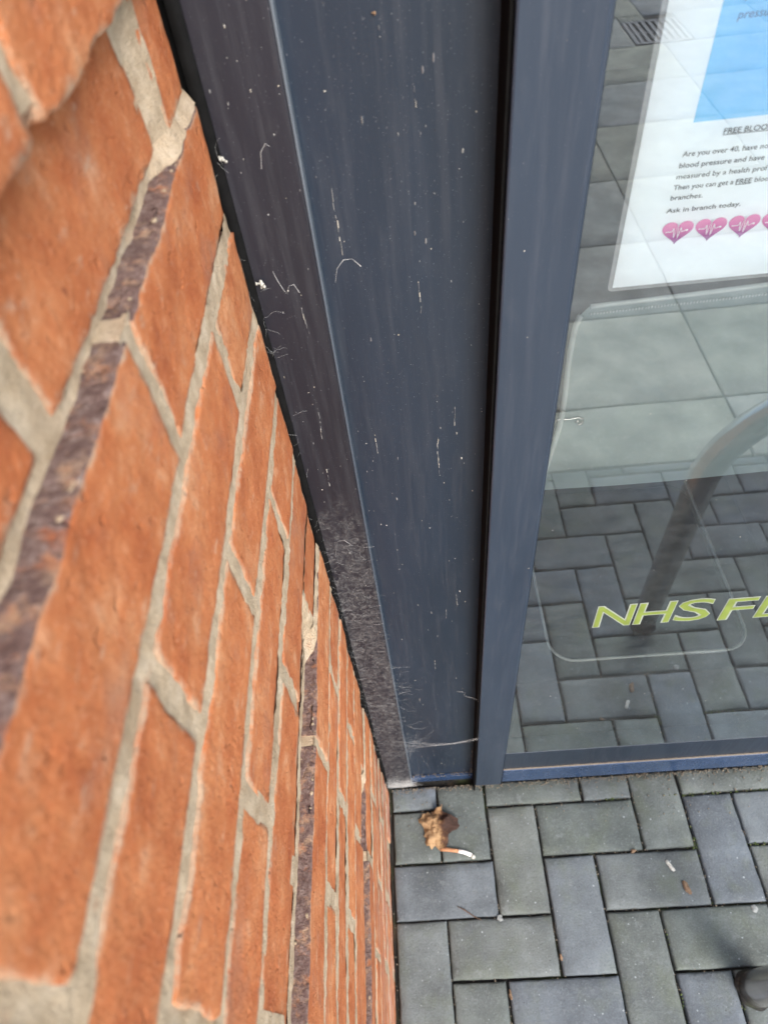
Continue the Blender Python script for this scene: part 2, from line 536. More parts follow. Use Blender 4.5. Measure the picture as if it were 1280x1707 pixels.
def brick_mesh(y0, y1, z0, z1, xf, seed, ledge, fine):
    """brick with worn arrises; built round its own centre"""
    cy_, cz_ = (y0 + y1) / 2, (z0 + z1) / 2
    st = .0035 if fine else .007
    r = .0011
    def axis(a, b):
        n = max(2, int((b - a - 2 * r) / st))
        return [a, a + r * .3, a + r] + [a + r + (b - a - 2 * r) * k / n for k in range(1, n)] + [b - r, b - r * .3, b]
    ay, az = axis(y0, y1), axis(z0, z1)
    ny, nz_ = len(ay), len(az)
    tl = [random.uniform(-.0010, .0010) for _ in range(3)]
    bow = random.uniform(-.0008, .0008)
    v = []
    def rough_edge(y, z, s):
        return nz(y, z, s, 30, seed) * .0022 + nz(y, z, s, 110, seed + 3) * .0014
    for j, z in enumerate(az):
        for i, y in enumerate(ay):
            ey, ez = min(i, ny - 1 - i), min(j, nz_ - 1 - j)
            dr = max({0: r, 1: r * .45, 2: r * .05}.get(ey, 0), {0: r, 1: r * .45, 2: r * .05}.get(ez, 0))
            x = xf - dr + tl[0] + tl[1] * (y - cy_) / .11 + tl[2] * (z - cz_) / .035 + bow * (1 - ((y - cy_) / .11) ** 2)
            x += nz(y, z, 0, 28, seed) * .0011 + nz(y, z, 1, 110, seed) * .0005
            wgt = 1.0 if min(ey, ez) <= 2 else .3
            x -= max(0, nz(y, z, 5, 75, seed + 8) - .15) * .010 * (1 if min(ey, ez) <= 1 else 0)
            v.append((x, y - cy_ + rough_edge(y, z, .31) * wgt, z - cz_ + rough_edge(z, y, .77) * wgt))
    f = [(j * ny + i, j * ny + i + 1, (j + 1) * ny + i + 1, (j + 1) * ny + i) for j in range(nz_ - 1) for i in range(ny - 1)]
    mi = [0] * len(f)
    if ledge:
        mi = [1 if (j >= nz_ - 3) else 0 for j in range(nz_ - 1) for i in range(ny - 1)]
    rim = list(range(ny)) + [j * ny + ny - 1 for j in range(1, nz_)] + [(nz_ - 1) * ny + i for i in range(ny - 2, -1, -1)] + [j * ny for j in range(nz_ - 2, 0, -1)]
    n = len(rim)
    prev = rim
    top_set = set((nz_ - 1) * ny + i for i in range(ny))
    steps = [.002, .005, .009, .014, .022] if ledge else [.006, .022]
    for sdep in steps:
        nb = len(v)
        for q in rim:
            x, y, z = v[q]
            k = nz(x * 0 + y + cy_, sdep, z, 70, seed + 17) * .0009 if ledge else 0
            v.append((xf - r - sdep, y, z + k))
        cur = list(range(nb, nb + n))
        for k in range(n):
            k2 = (k + 1) % n
            f.append((prev[k], cur[k], cur[k2], prev[k2]))
            mi.append(1 if (ledge and rim[k] in top_set and rim[k2] in top_set) else 0)
        prev = cur
    v = [(x - xf, y, z) for x, y, z in v]
    me = mesh('brick', v, f)
    me.polygons.foreach_set('use_smooth', [True] * len(f))
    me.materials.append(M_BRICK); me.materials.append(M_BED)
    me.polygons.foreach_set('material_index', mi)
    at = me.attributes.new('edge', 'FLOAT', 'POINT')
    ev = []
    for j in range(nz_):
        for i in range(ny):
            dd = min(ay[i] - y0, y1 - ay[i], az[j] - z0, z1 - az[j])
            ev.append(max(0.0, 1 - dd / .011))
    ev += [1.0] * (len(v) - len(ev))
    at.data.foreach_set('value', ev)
    return me, (xf, cy_, cz_)

def is_rec(k): return (k % 6) == 5 and k < 17
seed = 0
mort = MB()
def mortar_strip(y0, y1, z0, z1, x_top, x_bot, s=.003):
    """rough mortar face between two bricks; x may lean from top to bottom"""
    ny = max(2, int((y1 - y0) / s)); nzz = max(3, int((z1 - z0) / s))
    v = []
    for j in range(nzz + 1):
        for i in range(ny + 1):
            y = y0 + (y1 - y0) * i / ny; z = z0 + (z1 - z0) * j / nzz
            t_ = j / nzz
            x = x_bot + (x_top - x_bot) * t_
            x += nz(y, z, 2, 35, 5) * .0013 + nz(y, z, 7, 130, 1) * .0009 + nz(y, z, 3, 300, 2) * .0005
            v.append((x, y, z))
    mort.add(v, [(j * (ny + 1) + i, j * (ny + 1) + i + 1, (j + 1) * (ny + 1) + i + 1, (j + 1) * (ny + 1) + i) for j in range(nzz) for i in range(ny)])
PITCH = .2285
for k in range(ZTOP_K, ZBOT_K + 1):
    top = T0 - k * CS
    bot = top - BH
    if is_rec(k - 1): top += .004
    low = .009 if is_rec(k + 1) else 0.0
    rec = is_rec(k)
    xf = XW - (REC if rec else 0)
    ledge = is_rec(k - 1)
    phase = .2430 if k % 2 == 0 else .1290
    if k == -1: phase = .405 - PITCH
    jw = .022 if k == -1 else random.uniform(.0110, .0150)
    cuts = sorted(phase + n_ * PITCH + random.uniform(-.002, .002) for n_ in range(-4, 3))
    cuts = [c for c in cuts if WALL_NEAR + .03 < c < WALL_END - .03]
    edges = [WALL_NEAR - jw / 2] + cuts + [WALL_END + jw / 2]
    for a, b in zip(edges[:-1], edges[1:]):
        seed += 1
        hj = random.uniform(-.0010, .0010)
        fine = (top > .55 and top < 1.62 and b > -.02)
        xk = XW - (.0065 if k == -1 else .0030) if (rec and a > .3) else xf
        me, c = brick_mesh(a + jw / 2, b - jw / 2, max(bot - low + random.uniform(-.0012, .0012), -.03), top + hj * .6, xk, seed * 1.37, ledge, fine)
        o = wl('brick', me, None)
        o.location = c
    fs = .003 if (top > .4 and top < 1.65) else .007
    # perpends: weather-struck, a little behind the face
    for c in cuts:
        mortar_strip(c - jw / 2 - .004, c + jw / 2 + .004, bot - .002, top + .002, xf - .0003, xf - .0007, fs)
        if ledge:   # the joint also runs back across the top of the ledge
            mb_ = MB()
            n1, n2 = 5, 6
            v = []
            for q in range(n2 + 1):
                for p_ in range(n1 + 1):
                    y = c - jw / 2 - .001 + (jw + .002) * p_ / n1
                    x = xf - .001 - (REC + .004) * q / n2
                    v.append((x, y, top - .0008 + nz(x, y, 4, 160, k) * .0016 + .0006))
            mort.add(v, [(q * (n1 + 1) + p_, q * (n1 + 1) + p_ + 1, (q + 1) * (n1 + 1) + p_ + 1, (q + 1) * (n1 + 1) + p_) for q in range(n2) for p_ in range(n1)])
    # bed joint below this course
    lower_rec = is_rec(k + 1)
    xb = XW - REC if (rec or lower_rec) else XW
    if rec:     # the end brick beside the frame stands flush: its joint is filled out and smeared on to the ledge
        def sm_(a, b, t_):
            t_ = min(1, max(0, (t_ - a) / (b - a))); return t_ * t_ * (3 - 2 * t_)
        yc = cuts[-1]; fl = .0065 if k == -1 else .0030
        ny, nz3 = 60, 10
        v = []
        ya = yc - .055
        for q in range(nz3 + 1):
            for i in range(ny + 1):
                y = ya + (WALL_END + .002 - ya) * i / ny; t_ = q / nz3
                w_ = sm_(yc - .040 + .008 * nz(y, k, 3, 60), yc - .004 + .012 * nz(y, t_, 0, 20), y)
                up_ = sm_(yc - jw * .75, yc + jw * .55, y)
                xt_ = (XW - REC + .0004) * (1 - up_) + up_ * (XW - fl - .0004)
                xo_ = (XW - REC) * (1 - w_) + w_ * (XW - .0010)
                x = xo_ + (xt_ - xo_) * t_ ** .8
                v.append((x + nz(y, t_ * .012, 2, 90, 4) * .0012, y, bot - JT + .0042 + (JT - .002) * t_))
        mort.add(v, [(q * (ny + 1) + i, q * (ny + 1) + i + 1, (q + 1) * (ny + 1) + i + 1, (q + 1) * (ny + 1) + i) for q in range(nz3) for i in range(ny)])
        ny, nz3 = 14, 26
        v = []
        for q in range(nz3 + 1):
            for i in range(ny + 1):
                y = yc - jw * .78 + jw * 1.56 * i / ny; z = bot - .002 + (top + .004 - bot) * q / nz3
                x = XW - REC + .001 + (REC - fl - .0015) * sm_(yc - jw * .70, yc + jw * .70, y) + nz(y, z, 2, 70, 4) * .0020 + nz(y, z, 5, 200, 4) * .0009
                v.append((x, y, z))
        mort.add(v, [(q * (ny + 1) + i, q * (ny + 1) + i + 1, (q + 1) * (ny + 1) + i + 1, (q + 1) * (ny + 1) + i) for q in range(nz3) for i in range(ny)])
        # bed joint over the flush end piece
        mortar_strip(yc, WALL_END - .002, top - .003, top + JT - .006, XW - .0008, XW - fl, fs)
    if rec:     # bed under a set-back course: fillet spreading on to the ledge below
        mortar_strip(WALL_NEAR, WALL_END - .002, bot - JT - .001, bot + .003, xb - .0006, xb + .0008, fs)
    else:
        mortar_strip(WALL_NEAR, WALL_END - .002, bot - JT - .003, bot + .003, xb - .0008, xb - .0001, fs)
o = wl('mortar', mesh('mortar', mort.v, mort.f), M_MORTAR, True)

# mortar crumbs on the ledges
cr = MB()
def lump(mb, c, r, seed, n=6, m_=4, squash=(1, 1, 1)):
    v = []; f = []
    for j in range(m_ + 1):
        th = math.pi * j / m_
        for i in range(n):
            ph = 2 * math.pi * i / n
            dv = Vector((math.sin(th) * math.cos(ph), math.sin(th) * math.sin(ph), math.cos(th)))
            rr = r * (1 + .55 * nz(dv.x, dv.y, dv.z, 1.7, seed))
            v.append((c[0] + dv.x * rr * squash[0], c[1] + dv.y * rr * squash[1], c[2] + dv.z * rr * squash[2]))
    for j in range(m_):
        for i in range(n):
            f.append((j * n + i, j * n + (i + 1) % n, (j + 1) * n + (i + 1) % n, (j + 1) * n + i))
    mb.add(v, f)
for k, cnt in ((0, 45), (6, 30), (12, 16)):
    z = T0 - k * CS + .004
    for q in range(cnt):
        y = random.uniform(-.05, .45)
        if nz(y, k, 0, 22, 3) < -.05: continue
        out_ = random.random() < .8
        lump(cr, (XW - (random.uniform(.0012, .0032) if out_ else random.uniform(.010, .016)), y, z + .0001), random.uniform(.0005, .0016), q * 3.1 + k, 7, 5, squash=(1.2, random.uniform(.8, 2.0), .45))
o = wl('mortar_crumbs', mesh('mortar_crumbs', cr.v, cr.f), M_MORTAR, True)
o['kind'] = 'stuff'

# ------------------------------------------------------------------ fixed frame
frame = empty('window_frame', (-.02, FRAME_Y, 0))
tag(frame, 'dark plum-grey cover strip and wide anthracite panel standing between brick wall and glazing', 'window frame')
FH = 2.55
def fr(name, mb, mat, wd=.0012): return bevelled(name, mb, mat, frame, wd)
sx0, sx1 = XW + .0035, -.0598
b = MB(); b.box(sx0, sx1, FRAME_Y, FRAME_Y + .010, -.01, FH); fr('cover_strip', b, M_STRIP, .0010)
b = MB(); b.box(sx1 + .0002, sx1 + .0022, FRAME_Y + .0004, PANEL_Y - .0003, .002, FH); fr('lit_strip_edge', b, M_EDGE, .0005)  # added sliver that carries the painted bright side of the strip
b = MB(); b.box(sx0 + .002, .079, PANEL_Y, PANEL_Y + .05, -.01, FH); fr('infill_panel', b, M_PANEL)
b = MB(); b.box(sx1 + .0005, .0755, PANEL_Y - .0075, PANEL_Y - .0006, .004, .030); fr('bottom_trim', b, M_RAIL, .001)
# sealant bead squeezed between brick and strip
sv = MB()
nseg = 260
v = []
for i in range(nseg + 1):
    z = -.01 + (FH + .01) * i / nseg
    wv = nz(0, 0, z, 14, 3) * .0012
    for (dx, dy) in ((-.006, .012), (-.004, -.004 + wv), (.0030, -.0012 + wv), (.0052 + wv * .4, .0015), (.0052, .012)):
        v.append((XW + dx, FRAME_Y + dy, z))
sv.add(v, [(i * 5 + q, i * 5 + q + 1, (i + 1) * 5 + q + 1, (i + 1) * 5 + q) for i in range(nseg) for q in range(4)])
sv.build('sealant', M_BLACK, frame, True)
b = MB(); b.box(XW - .034, sx0 + .0015, FRAME_Y + .006, PANEL_Y + .05, -.01, FH); fr('sealant_backing', b, M_BLACK, .0005)
b = MB(); b.box(.0752, .0779, STILE_Y + .004, PANEL_Y - .0004, -.01, FH); fr('gap_gasket_shade', b, M_GASKET_SHADE, .0006)  # gap seal widened over the stile's side, its black standing for shade there

# ------------------------------------------------------------------ glazed leaf
win = empty('shop_window', (.6, STILE_Y, 0))
tag(win, 'tall double-glazed window leaf with anthracite stile and bottom rail above block paving', 'window')
WX1 = 1.75
def wi(name, mb, mat, wd=.0012): return bevelled(name, mb, mat, win, wd)
b = MB(); b.box(.0782, .1318, STILE_Y, STILE_Y + .042, .046, FH - .01); wi('stile', b, M_STILE, .0018)
b = MB(); b.box(WX1 - .054, WX1, STILE_Y, STILE_Y + .042, .046, FH - .01); wi('stile', b, M_STILE, .0018)
b = MB(); b.box(.1321, WX1 - .0545, STILE_Y, STILE_Y + .042, FH - .075, FH - .01); wi('head_rail', b, M_STILE, .0018)
b = MB(); b.box(.1321, WX1 - .0545, STILE_Y - .0015, STILE_Y + .04, .066, .1350); wi('bottom_rail', b, M_RAIL, .0025)
b = MB(); b.box(.1324, WX1 - .055, GLASS_Y - .0010, STILE_Y + .035, .1354, .2230); wi('glazing_bead', b, M_PANEL, .0015)
b = MB(); b.box(.1330, WX1 - .056, STILE_Y + .0002, GLASS_Y - .0012, .1351, .1360); wi('dust_line', b, M_DIRT, .0003)
b = MB(); b.box(.0800, WX1 - .002, PANEL_Y - .004, PANEL_Y + .04, -.01, .045); wi('threshold', b, M_PANEL, .0015)
b = MB(); b.box(.1322, .1345, GLASS_Y + .0001, GLASS_Y + .026, .2232, FH - .076); wi('edge_gasket', b, M_STILE, .0004)
for yy in (GLASS_Y,):
    gm = MB(); gm.add([(.1346, yy, .205), (WX1 - .056, yy, .205), (WX1 - .056, yy, FH - .07), (.1346, yy, FH - .07)], [(0, 1, 2, 3)])
    gm.build('glass_pane', M_GLASS, win)

# building above the shopfront
bl = empty('shop_building', (.8, .5, 2.6))
tag(bl, 'plain dark grey fascia of the shop above the glazing', 'building')
b = MB(); b.box(-.36, 3.6, .44, .75, FH + .002, 3.7); bevelled('fascia', b, M_FACADE, bl, .004)
b = MB(); b.box(WX1 + .003, 3.6, .46, .75, -.03, FH); bevelled('side_wall', b, M_FACADE, bl, .004)
# interior
ins = empty('shop_interior', (.9, 2, 0)); ins['kind'] = 'structure'
b = MB(); b.box(-.3, 3.6, .545, 4.2, -.05, -.002); b.build('interior_floor', M_DARKFLOOR, ins)
b = MB(); b.box(-.3, 3.6, 4.2, 4.3, -.05, 2.9); b.build('interior_back_wall', M_DARKWALL, ins)
b = MB(); b.box(-.4, -.3, .76, 4.2, -.05, 2.9); b.build('interior_side_wall', M_DARKWALL, ins)
b = MB(); b.box(3.6, 3.7, .76, 4.2, -.05, 2.9); b.build('interior_side_wall', M_DARKWALL, ins)
b = MB(); b.box(-.4, 3.7, .76, 4.3, 2.9, 3.0); b.build('interior_ceiling', M_DARKWALL, ins)

# ------------------------------------------------------------------ poster
M_PAPER = simple('white_paper', (.84, .88, .90), .6, var=.015, scale=12)
M_BLUEP = simple('sky_blue_print', (.19, .56, .86), .5, var=.05, scale=15)
M_INK = simple('dark_grey_ink', (.06, .06, .07), .6)
M_INKB = simple('navy_ink', (.06, .16, .34), .6)
M_PINK = None
def mat_heart():
    t = NT('pink_heart_print')
    sp = t.n('SeparateXYZ'); co = t.n('TexCoord').outputs['Generated']; t.l(co, sp.inputs[0])
    c = t.ramp(sp.outputs[2], [(.1, (.24, .045, .25)), (.55, (.58, .07, .33)), (.95, (.75, .17, .42))])
    return t.end(t.bsdf(c, .4))
M_PINK = mat_heart()
M_WHITEINK = simple('white_ink', (.9, .9, .9), .5, var=.02)
def mat_film(name, col, fac, rough=.12, gl=.08):
    t = NT(name)
    tr = t.n('BsdfTransparent')
    df = t.bsdf(col, rough, spec=.6)
    mx = t.n('MixShader'); mx.inputs[0].default_value = fac
    t.l(tr.outputs[0], mx.inputs[1]); t.l(df.outputs[0], mx.inputs[2])
    return t.end(mx)
M_LAM = mat_film('laminate_edge', (.42, .42, .42), .55)
PY = GLASS_Y + .0055
poster = empty('poster', (.29, PY, 1.26))
tag(poster, 'laminated white health notice with blue box, black text and pink hearts behind the glass', 'poster')
def P(x, z): return onplane(x, z, PY)
px0, pz0 = P(.1622, 1.2474)
PW_, PH_ = .222, .314
def flat(name, pts, y, mat, parent, th=.0002):
    n = len(pts)
    v = [(x, y, z) for x, z in pts] + [(x, y + th, z) for x, z in pts]
    f = [tuple(range(n)), tuple(range(2 * n - 1, n - 1, -1))] + [(i, i + n, (i + 1) % n + n, (i + 1) % n) for i in range(n)]
    return link(name, mesh(name, v, f), mat, parent)
def rrect(x0, x1, z0, z1, r, n=6):
    pts = []
    for cx_, cz_, a0 in ((x1 - r, z0 + r, -90), (x1 - r, z1 - r, 0), (x0 + r, z1 - r, 90), (x0 + r, z0 + r, 180)):
        for k in range(n + 1):
            a = R(a0 + 90 * k / n)
            pts.append((cx_ + r * math.cos(a), cz_ + r * math.sin(a)))
    return pts
flat('laminate', rrect(px0, px0 + PW_, pz0, pz0 + PH_, .004), PY + .0004, M_LAM, poster, .0004)
flat('paper', rrect(px0 + .0034, px0 + PW_ - .0034, pz0 + .0034, pz0 + PH_ - .0034, .0006), PY, M_PAPER, poster, .0003)
bx0, bz0 = P(.1968, 1.3690)
bx1, bz1 = px0 + PW_ - .034, pz0 + PH_ - .03
flat('blue_box', [(bx0, bz0), (bx1, bz0), (bx1, bz1), (bx0, bz1)], PY - .0003, M_BLUEP, poster)
def text_mesh(name, body, size, bold=0.0, shear=0.0, space=1.0):
    cu = bpy.data.curves.new(name, 'FONT')
    cu.body = body; cu.size = 1.0; cu.offset = bold; cu.shear = shear; cu.space_character = space
    cu.fill_mode = 'FRONT'; cu.resolution_u = 3
    o = bpy.data.objects.new(name, cu)
    COL.objects.link(o)
    dg = bpy.context.evaluated_depsgraph_get()
    me = bpy.data.meshes.new_from_object(o.evaluated_get(dg))
    bpy.data.objects.remove(o); bpy.data.curves.remove(cu)
    co = np.empty(len(me.vertices) * 3); me.vertices.foreach_get('co', co); co = co.reshape(-1, 3)
    return me, co
def put_text(name, body, x, z, y, mat, parent, cap, width=None, bold=0.0, shear=0.0, underline=False, ref_cap='H'):
    me, co = text_mesh(name, body, 1.0, bold, shear)
    x0, x1 = co[:, 0].min(), co[:, 0].max()
    sz = cap / .73
    sx = (width / (x1 - x0)) if width else sz
    nc = np.stack([x + (co[:, 0] - x0) * sx, np.full(len(co), y), z + co[:, 1] * sz], 1)
    me.vertices.foreach_set('co', nc.ravel()); me.update()
    o = link(name, me, mat, parent)
    if underline:
        w_ = (x1 - x0) * sx
        flat('underline', [(x, z - .0007), (x + w_, z - .0007), (x + w_, z - .00025), (x, z - .00025)], y - .0001, mat, o, .00005) if False else None
        b = MB(); b.box(x, x + w_, y, y + .0001, z - .00085, z - .00040); b.build('underline', mat, parent)
    return o
TY = PY - .0006
K = PY / .463
def T(body, x, z, cap, width, **kw):
    X_, Z_ = P(x, z)
    return put_text('text_line', body, X_, Z_, TY, kw.pop('mat', M_INK), poster, cap * K, width * K, **kw)
T('FREE BLOOD', .2180, 1.3600, .0036, .0318, bold=.012, underline=True)
T('Are you over 40, have not', .1948, 1.3478, .0036, .0575, bold=.006)
T('blood pressure and have', .1944, 1.3403, .0036, .0560, bold=.006)
T('measured by a health prof', .1944, 1.3328, .0036, .0605, bold=.006)
T('Then you can get a', .1941, 1.3253, .0036, .0405, bold=.006)
T('FREE', .2362, 1.3253, .0034, .0105, bold=.014, underline=True)
T('blood', .2488, 1.3253, .0036, .0120, bold=.006)
T('branches.', .1939, 1.3180, .0036, .0220, bold=.006)
T('Ask in branch today.', .1932, 1.3088, .0034, .0513, bold=.012)
T('pressure', .2072, 1.4245, .0046, .0235, mat=M_INKB, shear=.12)
T('your', .2085, 1.4345, .0046, .0125, mat=M_INKB, shear=.12)
for k in range(6):
    hx, hz = P(.2045 + .0235 * k, 1.2940)
    pts = []
    for q in range(40):
        a = 2 * math.pi * q / 40
        pts.append((hx + 16 * math.sin(a) ** 3 / 32 * .0222 * K, hz + (13 * math.cos(a) - 5 * math.cos(2 * a) - 2 * math.cos(3 * a) - math.cos(4 * a)) / 30 * .0185 * K))
    pts = pts[::-1]
    ho = flat('heart', pts, TY, M_PINK, poster, .00012)
    zz = [(-.0085, 0), (-.004, 0), (-.003, .0020), (-.0018, -.0035), (-.0004, .0050), (.0010, -.0040), (.0022, .0022), (.0032, -.0005), (.0062, .0004)]
    b = MB(); b.tube([(hx + a * K, TY - .0002, hz + c * 1.35 * K) for a, c in zz], .00034, 4)
    lump(b, (hx + .0068 * K, TY - .0002, hz + .0004), .0008, k, squash=(1, .15, 1))
    o = b.build('pulse_line', M_WHITEINK, ho)

# ------------------------------------------------------------------ lettering on the glass
def mat_vinyl(name, col):
    t = NT(name)
    c = t.ramp(t.noise(t.pos(), 60, 4), [(.3, tuple(x * .85 for x in col)), (.7, tuple(min(1, x * 1.1) for x in col))])
    return t.end(t.bsdf(c, .45))
M_LIME = mat_vinyl('lime_vinyl', (.17, .22, .04))
M_VWHITE = mat_vinyl('pale_vinyl', (.27, .30, .25))
lett = empty('vinyl_lettering', (.3, GLASS_Y, .7))
tag(lett, 'lime green capital letters with pale outline stuck low on the glass', 'lettering')
LY = GLASS_Y - .0004
LK = LY / .463
xs = {'N': (.2315, .2805), 'H': (.2865, .3335), 'S': (.3400, .3860), 'F': (.4030, .4420), 'L': (.4515, .4900)}
for ch, (a, b_) in xs.items():
    X0, Z0 = onplane(a, .7015 if ch in 'NHS' else .6960, LY)
    lo = put_text('letter', ch, X0, Z0, LY - .0004, M_LIME, lett, .0590 * LK, (b_ - a) * LK, bold=-.004)
    ol = put_text('outline', ch, X0 - .0014, Z0, LY, M_VWHITE, lo, .0590 * LK, (b_ - a) * LK + .0028, bold=.020)

# ------------------------------------------------------------------ plastic pocket and tray behind the glass
M_POCKET = mat_film('cloudy_plastic', (.40, .50, .50), .54, .15)
M_RIM = mat_film('clear_plastic_rim', (.62, .68, .66), .55, .08)
M_RIM2 = mat_film('tray_rim_plastic', (.72, .74, .66), .65, .08)
def mat_clear():
    t = NT('clear_plastic')
    fr_ = t.n('Fresnel'); fr_.inputs[0].default_value = 1.5
    tr = t.n('BsdfTransparent'); tr.inputs[0].default_value = (.94, .96, .95, 1)
    gl = t.n('BsdfGlossy'); gl.inputs['Roughness'].default_value = .03
    mx = t.n('MixShader'); t.l(fr_.outputs[0], mx.inputs[0]); t.l(tr.outputs[0], mx.inputs[1]); t.l(gl.outputs[0], mx.inputs[2])
    return t.end(mx)
M_CLEAR = mat_clear()
QY = GLASS_Y + .006
pk = empty('plastic_pocket', (.3, QY, 1.0))
tag(pk, 'empty cloudy clear plastic pocket with welded rim hanging behind the glass under the notice', 'plastic pocket')
def Q(x, z): return onplane(x, z, QY)
tl_, br_ = Q(.1440, 1.2350), Q(.4300, 1.0050)
nx_, nz2 = 40, 28
v = []
for j in range(nz2 + 1):
    for i in range(nx_ + 1):
        u_, w_ = i / nx_, j / nz2
        x = tl_[0] + (br_[0] - tl_[0]) * u_ - ((.009 * w_ ** 1.5 + .0018 * math.sin(w_ * 9)) * (1 - u_))
        if w_ < .07: x += .008 * (1 - w_ / .07) ** 2 * max(0, 1 - u_ * 12)
        z = br_[1] + (tl_[1] - br_[1]) * (1 - w_) + .006 * (u_ - .2) * (1 - w_)
        y = QY + .004 + .010 * math.sin(math.pi * min(1, u_ * 1.0)) * math.sin(math.pi * w_) + nz(x, z, 0, 9, 2) * .004
        v.append((x, y, z))
pm = MB(); pm.add(v, [(j * (nx_ + 1) + i, (j + 1) * (nx_ + 1) + i, (j + 1) * (nx_ + 1) + i + 1, j * (nx_ + 1) + i + 1) for j in range(nz2) for i in range(nx_)])
pm.build('pocket_sheet', M_POCKET, pk, True)
top_row = [v[i] for i in range(nx_ + 1)]
left_col = [v[j * (nx_ + 1)] for j in range(nz2 + 1)]
right_col = [v[j * (nx_ + 1) + nx_] for j in range(nz2 + 1)]
b = MB(); b.tube([(p[0], p[1] - .001, p[2]) for p in top_row], .0021, 6); b.build('top_weld', M_RIM, pk, True)
b = MB(); b.tube([(p[0], p[1] - .001, p[2]) for p in left_col[1:]], .0027, 8); b.build('side_weld', M_RIM, pk, True)
b = MB(); b.tube([(p[0], p[1] - .001, p[2]) for p in right_col[1:]], .0019, 6); b.build('side_weld', M_RIM, pk, True)
st = MB()
for k in range(110):
    u_ = (k + .5) / 110
    p = Vector(top_row[0]).lerp(Vector(top_row[-1]), u_)
    st.box(p.x - .0005, p.x + .0005, p.y - .0018, p.y - .0012, p.z - .0080, p.z - .0060)
st.build('stitched_seam', M_RIM, pk)
hk = [Q(.1345, 1.1105), Q(.140, 1.1120), Q(.150, 1.1110), Q(.158, 1.1125), Q(.1625, 1.1095), Q(.1625, 1.1045), Q(.1590, 1.1030), Q(.1565, 1.1060), Q(.1580, 1.1090)]
b = MB(); b.tube([(x, QY + .001, z) for x, z in hk], .0011, 7); b.build('wire_hook', M_STEEL, pk, True)

tray_z = .40
def tr_at(x, z):      # measured at depth .463 -> horizontal plane z = tray_z
    k = (CAM_H - tray_z) / (CAM_H - z)
    return x * k, .463 * k
plinth = empty('display_plinth', (.4, .8, 0))
tag(plinth, 'low black plinth in the dark window, carrying a clear tray', 'plinth')
b = MB(); b.box(.16, .66, .535, .98, 0.0, .376); bevelled('plinth_body', b, M_PLINTH, plinth, .004)
b = MB(); b.box(.15, .67, .525, .99, .3765, .394); bevelled('plinth_top', b, M_PLINTH, plinth, .003)
tray = empty('plastic_tray', (.4, .75, .395))
tag(tray, 'clear plastic tray with rounded corners seen through the glass below the plastic pocket', 'tray')
tx0, tx1, ty0, ty1 = .2215, .5780, .5560, .95
out = rrect(tx0, tx1, ty0, ty1, .045, 8)
n = len(out)
flatm = MB()
flatm.add([(x, y, tray_z - .004) for x, y in out] + [(x, y, tray_z - .0055) for x, y in out], [tuple(range(n)), tuple(range(2 * n - 1, n - 1, -1))])
flatm.build('tray_base', M_CLEAR, tray)
b = MB(); b.tube([(x, y, tray_z + .004) for x, y in [(tx0, ty1)] + out[27:] + out[:9] + [(tx1, ty1)]], .0026, 8); b.build('tray_rim', M_RIM2, tray, True)
b = MB()
inn = rrect(tx0 + .004, tx1 - .004, ty0 + .004, ty1 - .004, .043, 8)
b.add([(x, y, tray_z + .004) for x, y in out] + [(x, y, tray_z - .004) for x, y in inn], [(i, (i + 1) % n, (i + 1) % n + n, i + n) for i in range(n) if not (out[i][1] > ty1 - .05 and out[(i + 1) % n][1] > ty1 - .05)])
b.build('tray_wall', M_CLEAR, tray, True)

# ------------------------------------------------------------------ cycle stand
SX, SY, SR = .540, .080, .028
stand = empty('bike_stand', (SX, SY, 0))
tag(stand, 'stainless steel hoop bike stand set in the block paving, mirrored in the glass', 'bike stand')
pts = [(SX, SY, -.03), (SX, SY, .05), (SX, SY, .25), (SX, SY, .52)]
HW, HZ, BR = .72, .76, .22
for k in range(1, 15):
    a = math.pi / 2 * k / 14
    pts.append((SX + BR - BR * math.cos(a), SY, HZ - BR + BR * math.sin(a)))
for k in range(0, 15):
    a = math.pi / 2 * k / 14
    pts.append((SX + HW - BR + BR * math.sin(a), SY, HZ - BR + BR * math.cos(a)))
pts += [(SX + HW, SY, .25), (SX + HW, SY, -.03)]
b = MB(); b.tube(pts, SR, 32); b.build('hoop', M_STEEL, stand, True)
for xx in (SX, SX + HW):
    b = MB()
    ring = []
    for q in range(40):
        a = 2 * math.pi * q / 40
        rr = SR + .004 + .004 * nz(math.cos(a), math.sin(a), xx, 2.2)
        ring.append((xx + rr * math.cos(a), SY + rr * math.sin(a)))
    inner = [(xx + (SR - .003) * math.cos(2 * math.pi * q / 40), SY + (SR - .003) * math.sin(2 * math.pi * q / 40)) for q in range(40)]
    b.add([(x, y, -.008) for x, y in ring] + [(x, y, .0022) for x, y in ring] + [(x, y, .0040) for x, y in inner],
          [(q, (q + 1) % 40, (q + 1) % 40 + 40, q + 40) for q in range(40)] + [(q + 40, (q + 1) % 40 + 40, (q + 1) % 40 + 80, q + 80) for q in range(40)])
    b.build('base_grout', M_SAND, stand, True)

